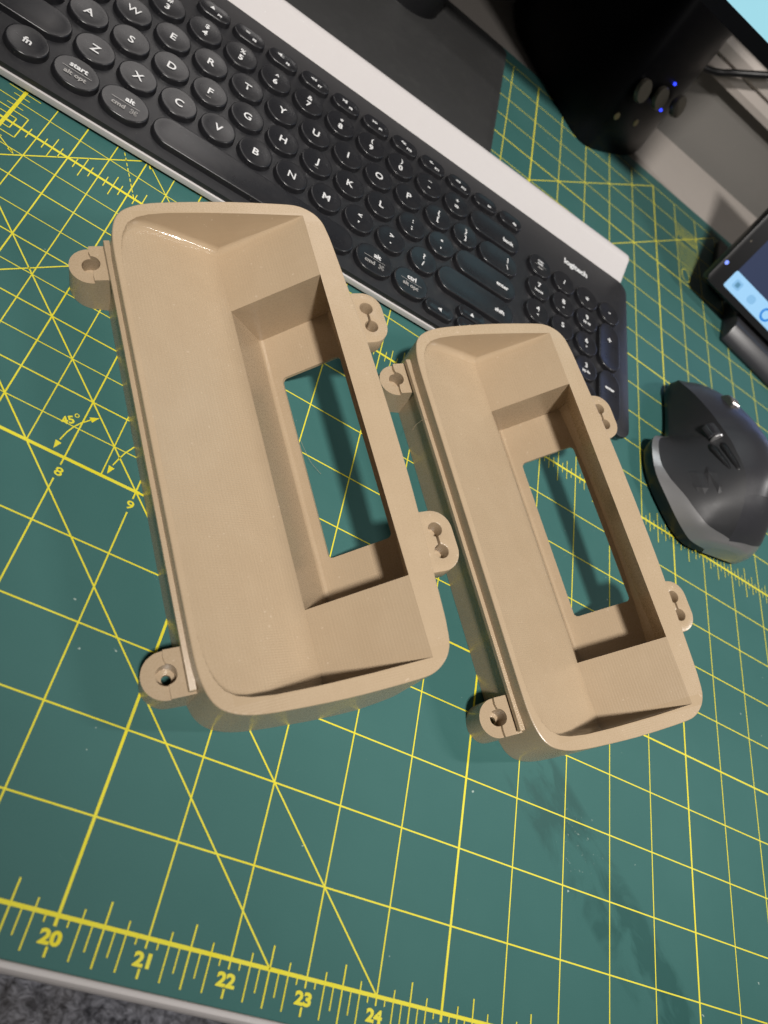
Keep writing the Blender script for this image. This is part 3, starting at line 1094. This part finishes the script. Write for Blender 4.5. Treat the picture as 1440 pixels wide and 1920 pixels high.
for i in range(len(ROWS) - 1):
    a, b = ROWS[i], ROWS[i + 1]
    la, ha = cut(a[2], frac_at(a[2], zb(a[0])), 5, 10); lb, hb = cut(b[2], frac_at(b[2], zb(b[0])), 5, 10)
    (band if b[0] <= 12.5 else rest).strip(P3(la, a[0]), P3(lb, b[0]))
    rest.strip(P3(ha, a[0]), P3(hb, b[0]))
    ra, rb = a[3][::-1], b[3][::-1]            # from the right base up to the ridge
    zr = lambda y: interp([(9.7, .80), (9.95, .80), (10.3, .60), (10.6, .30), (10.7, .16)], y)
    fa, fb = frac_at(ra, zr(a[0])), frac_at(rb, zr(b[0]))
    if b[0] <= 10.7:
        l1, h1 = cut(ra, fa, 6, 10); l2, h2 = cut(rb, fb, 6, 10)
        band.strip(P3(l1, a[0]), P3(l2, b[0])); top.strip(P3(h1, a[0]), P3(h2, b[0]))
    else:
        top.strip(P3(ra, a[0]), P3(rb, b[0]))
for q in (ROWS[0], ROWS[-1]):
    allp = [mo(q[1][0], q[0], q[1][1])] + [mo(x, q[0], z) for x, z in q[2]] + [mo(x, q[0], z) for x, z in q[3][1:]]
    (band if q is ROWS[0] else top).add(allp, [tuple(range(len(allp)))])
band.build("rear_band", M['band'], mouse, 60)
rest.build("thumb_grip", M['grip'], mouse, 60)
top.build("top_shell", M['shell'], mouse, 60)
# faceted thumb-grip relief
rng = random.Random(3)
fac = MB()
gridp = []
sel = [r for r in ROWS if 10.35 < r[0] < 11.7][::2]
for i, r in enumerate(sel):
    y = r[0]
    L = r[2]
    row = []
    for j in range(7):
        f = .34 + .36 * j / 6
        t = f * (len(L) - 1)
        k = int(t); w = t - k
        x = L[k][0] * (1 - w) + L[min(k + 1, len(L) - 1)][0] * w
        z = L[k][1] * (1 - w) + L[min(k + 1, len(L) - 1)][1] * w
        edge = j in (0, 6) or i in (0, len(sel) - 1)
        dz = -.012 if edge else rng.uniform(.006, .030)
        row.append(mo(x - dz * .6 + (0 if edge else rng.uniform(-.03, .03)), y + (0 if edge else rng.uniform(-.05, .05)), z + dz))
    gridp.append(row)
for i in range(len(gridp) - 1):
    for j in range(6):
        a, b, c, d = gridp[i][j], gridp[i][j + 1], gridp[i + 1][j + 1], gridp[i + 1][j]
        if rng.random() < .5:
            fac.add([a, b, c, d], [(0, 1, 2), (0, 2, 3)])
        else:
            fac.add([a, b, c, d], [(0, 1, 3), (1, 2, 3)])
fac.build("grip_facets", M['grip'], mouse)
# thumb wheel, side keys, scroll wheel
def drum(name, c, axis, r, ln, mat, parent, n=20, rim=.0):
    a = Vector(c) - Vector(off); d = Vector(axis).normalized() * ln / 2
    e = Vector(axis).normalized() * .02
    t = tube([a - d, a - d + e, a + d - e, a + d], [r - .02, r, r, r - .02], n)
    return t.build(name, mat, parent, 40)
def ribbed(name, c, axis, r, ln, mat, parent, n=22):
    a = Vector(c) - Vector(off); d = Vector(axis).normalized()
    e1 = d.cross(Vector((0, 0, 1))).normalized(); e2 = d.cross(e1)
    def ring(t, k): return [tuple(a + d * t + (e1 * math.cos(math.pi * i / n) + e2 * math.sin(math.pi * i / n)) * (k - (.016 if i % 2 else 0))) for i in range(2 * n)]
    mb = MB()
    rs = [ring(-ln / 2, r - .03), ring(-ln / 2 + .02, r), ring(ln / 2 - .02, r), ring(ln / 2, r - .03)]
    for p, q in zip(rs[:-1], rs[1:]):
        mb.strip(p, q, True)
    for p in (rs[0], rs[-1]):
        mb.add(p, [tuple(range(2 * n))])
    return mb.build(name, mat, parent)
TA = (.34, -1, .30)
tw = ribbed("thumb_wheel", (29.985, 12.33, 1.225), TA, .165, .36, M['shell'], mouse)
drum("wheel_trim", (30.055, 12.115, 1.295), TA, .172, .05, M['band'], tw)
def capsule(name, c, axis, r, ln, mat, parent):
    a = Vector(c) - Vector(off); d = Vector(axis).normalized()
    ks = [(-.5, .15), (-.47, .55), (-.40, .85), (-.3, 1), (.2, .95), (.38, .75), (.46, .45), (.5, .12)]
    return tube([a + d * ln * k for k, _ in ks], [r * q for _, q in ks], 14).build(name, mat, parent, 60)
capsule("side_key", (30.235, 11.58, 1.455), (.31, -1, .25), .115, .92, M['satin'], mouse)
capsule("side_key", (30.105, 11.55, 1.30), (.36, -1, .34), .115, .95, M['satin'], mouse)
sw = ribbed("scroll_wheel", (30.50, 13.38, 1.27), (1, .05, 0), .34, .26, M['chrome'], mouse, 26)
box("button_gap", 30.50 - .015 - off[0] + .0, 30.52 - off[0] + .0, 13.7 - off[1], 14.4 - off[1], .85, .87, M['satin'], mouse)

# ------------------------------------------------------------------ monitor with its stand
mon = empty("monitor", (20.0, 21.5, 0))
tag(mon, "black monitor with glowing cyan screen on a flat dark grey stand", "monitor")
mo_ = (20.0, 21.5, 0)
def rel(x, y, z): return (x - mo_[0], y - mo_[1], z)
sb = prism([rrect(13.2 - 20, 23.55 - 20, 16.5 - 21.5, 24.0 - 21.5, .25, 6)], lambda x, y, t: (x, y, t), .012, .22)
sme = mesh("stand_base", sb.v, sb.f); bevel_mesh(sme, .04, 2, 50)
link("stand_base", sme, M['steel'], mon)
nk = tube([rel(20.15, 22.75, .22), rel(20.15, 22.75, .30), rel(20.15, 22.75, 9.0)], [1.02, 1.0, .95], 40)
nk.build("stand_neck", M['satin'], mon, 40)
fr_y0, fr_y1 = 19.9, 21.0
box("casing", 9.1 - 20, 27.9 - 20, 20.0 - 21.5, 21.2 - 21.5, 5.21, 21.0, M['satin'], mon, .06)
# bezel frame around the picture
Z0, Z1 = 5.20, 21.02
def frame(parent):
    mb = MB()
    V, F = fill([[rel(x, 19.985, z) for x, z in ((9.08, Z0), (27.92, Z0), (27.92, Z1), (9.08, Z1))],
                 [rel(x, 19.985, z) for x, z in ((9.45, Z0 + .36), (27.55, Z0 + .36), (27.55, Z1 - .36), (9.45, Z1 - .36))]])
    mb.add(V, F)
    o = [(9.08, Z0), (27.92, Z0), (27.92, Z1), (9.08, Z1)]
    i_ = [(9.45, Z0 + .36), (27.55, Z0 + .36), (27.55, Z1 - .36), (9.45, Z1 - .36)]
    mb.strip([rel(x, 19.985, z) for x, z in o], [rel(x, 20.3, z) for x, z in o], True)
    mb.strip([rel(x, 19.985, z) for x, z in i_], [rel(x, 20.03, z) for x, z in i_], True)
    return mb.build("screen_bezel", M['gloss'], parent)
frame(mon)
link("screen", mesh("screen", [rel(9.45, 19.995, Z0 + .36), rel(27.55, 19.995, Z0 + .36), rel(27.55, 19.995, Z1 - .36), rel(9.45, 19.995, Z1 - .36)], [(0, 1, 2, 3)]), M['screen_hi'], mon)

# ------------------------------------------------------------------ speaker with knobs
spk = empty("desktop_speaker", (27.2, 26.5, -.09))
tag(spk, "glossy black desktop speaker with three beige knobs and two blue lights", "speaker")
so = Vector((27.2, 26.5, -.09))
foot = catmull([(23.9, 26.2), (25.2, 24.45), (26.2, 23.25), (26.75, 22.9), (27.3, 23.1), (28.2, 23.85), (28.85, 24.55), (29.3, 25.3), (29.75, 26.6)], 4) + [(30.0, 27.6), (26.5, 28.6), (23.6, 27.6)]
lean = Vector((0, .40, 1))
def sp(x, y, t): return tuple(Vector((x, y, 0)) + lean * t - so)
mb = MB()
levels = [(0.0, .985), (.05, 1.0), (3.0, 1.0), (7.0, 1.0)]
cx_, cy_ = 27.0, 25.8
rows = [[sp(cx_ + (x - cx_) * k, min(cy_ + (y - cy_) * k, 28.7), t) for x, y in foot] for t, k in levels]
rows = [[(a, min(b, 28.75 - so.y), c) for a, b, c in r] for r in rows]
for a, b in zip(rows[:-1], rows[1:]):
    mb.strip(a, b, True)
mb.add(rows[-1], [tuple(range(len(foot)))])
mb.build("cabinet", M['gloss'], spk, 50)

def on_face(name, p, n, r, ln, mat, seg=24, parent=None):
    a = Vector(p) - so; d = Vector(n).normalized()
    t = tube([a - d * .05, a + d * (ln - .03), a + d * ln], [r, r, r - .02], seg)
    return t.build(name, mat, parent or spk, 40)
kn = (.60, -.66, .45)
for q in ((27.25, 23.83, 1.86), (28.02, 24.38, 1.86), (28.93, 25.10, 1.80)):
    k_ = on_face("knob_stem", q, kn, .17, .16, M['satin'])
    on_face("knob_cap", tuple(Vector(q) + Vector(kn).normalized() * .13), kn, .33, .09, M['knob'], 28, k_)
for q in ((28.36, 24.86, 2.30), (28.52, 24.55, 1.62)):
    on_face("indicator_light", q, (.67, -.69, .28), .045, .03, M['led'], 12)
for q, n in (((27.21, 23.46, 1.04), (.5, -.8, .32)), ((28.06, 24.13, 1.02), (.65, -.71, .28))):
    on_face("screw", q, n, .12, .02, M['screw'], 16)

# ------------------------------------------------------------------ small tablet display on its stand
tab = empty("tablet_display", (31.156, 19.511, .0), (0, 0, math.radians(-13)))
tag(tab, "small black tablet display tilted back, showing a light blue toolbar", "tablet")
lean_t = math.radians(30)
inner = empty("display", (0, 0, .8), (math.radians(90) - lean_t, 0, 0))
# local x = along the edge, y = up the screen, z = out of the screen
def tb(name, loops, z0, z1, mat, parent, bev=0):
    p_ = prism(loops, lambda x, y, t: (x, y, t), z0, z1)
    me = mesh(name, p_.v, p_.f)
    if bev:
        bevel_mesh(me, bev, 2, 50)
    o = link(name, me, mat, parent)
    return o
bpy.data.objects.remove(inner)
disp = tb("casing", [rrect(0, 10.2, -.06, 6.6, .16, 5)], -.42, 0, M['satin'], tab, .03)
disp.location = (0, 0, .8 * I)
disp.rotation_euler = (math.radians(90) - lean_t, 0, 0)
def flat(name, pts, z, mat):
    me = mesh(name, [(x, y, z) for x, y in pts], [tuple(range(len(pts)))])
    return link(name, me, mat, disp)
flat("screen", [(.55, .14), (9.65, .14), (9.65, 6.1), (.55, 6.1)], .004, M['tab_dark'])
flat("toolbar", rrect(.53, 9.6, .14, .68, .05, 3), .007, M['tab_bar'])
flat("added_glow", rrect(1.1, 9.4, 2.3, 5.9, .02, 1), .006, M['tab_glow'])  # unseen part of the screen, made to glow blue onto the mouse
flat("icon", rrect(.72, 1.00, .28, .54, .05, 3), .0085, M['tab_pale'])
flat("icon", rrect(.79, .93, .34, .48, .02, 2), .010, M['tab_icon'])
flat("icon", rrect(1.34, 1.62, .28, .52, .10, 4), .0085, M['tab_pale'])
ringo = MB()
ringo.strip([(2.16 + .20 * math.cos(a), .40 + .20 * math.sin(a), .0085) for a in [k * math.pi / 12 for k in range(24)]],
            [(2.16 + .13 * math.cos(a), .40 + .13 * math.sin(a), .0085) for a in [k * math.pi / 12 for k in range(24)]], True)
ringo.build("icon", M['tab_ring'], disp)
for (x, y, r, mt, nm) in ((.13, .62, .058, M['led2'], "power_light"), (.20, 1.45, .028, M['knob'], "sensor")):
    me = mesh(nm, [(px, py, .006) for px, py in arc(x, y, r, 0, 345, 23)], [tuple(range(24))])
    link(nm, me, mt, disp)
# stand: low front bar on the mat and a back leg
st = MB()
prof = [(-.62, .01), (-.66, .12), (-.60, .30), (-.36, .58), (-.05, .62), (.5, .50), (1.2, .3), (1.6, .01)]
st.strip([(1.62, y, z) for y, z in prof], [(9.0, y, z) for y, z in prof], True)
for x in (1.62, 9.0):
    st.add([(x, y, z) for y, z in prof], [tuple(range(len(prof)))])
sme = mesh("stand", st.v, st.f)
bevel_mesh(sme, .05, 2, 25)
link("stand", sme, M['shell'], tab)
leg = MB()
leg.add(*box_vf(.9, 1.6, 1.6, 4.6, -.08, .2))
leg_o = link("back_leg", bevel_mesh(mesh("back_leg", leg.v, leg.f), .05, 2), M['steel'], tab)

# ------------------------------------------------------------------ cable behind the desk
cb = tube(catmull([(28.6, 28.2, 1.9), (30.4, 28.5, 2.3), (31.1, 28.5, 2.75), (31.9, 28.5, 3.3), (33.2, 28.6, 4.2)], 6), .12, 10)
co = cb.build("power_cable", M['satin'], None, 60)
tag(co, "black cable running in front of the wall moulding below the monitor", "cable")
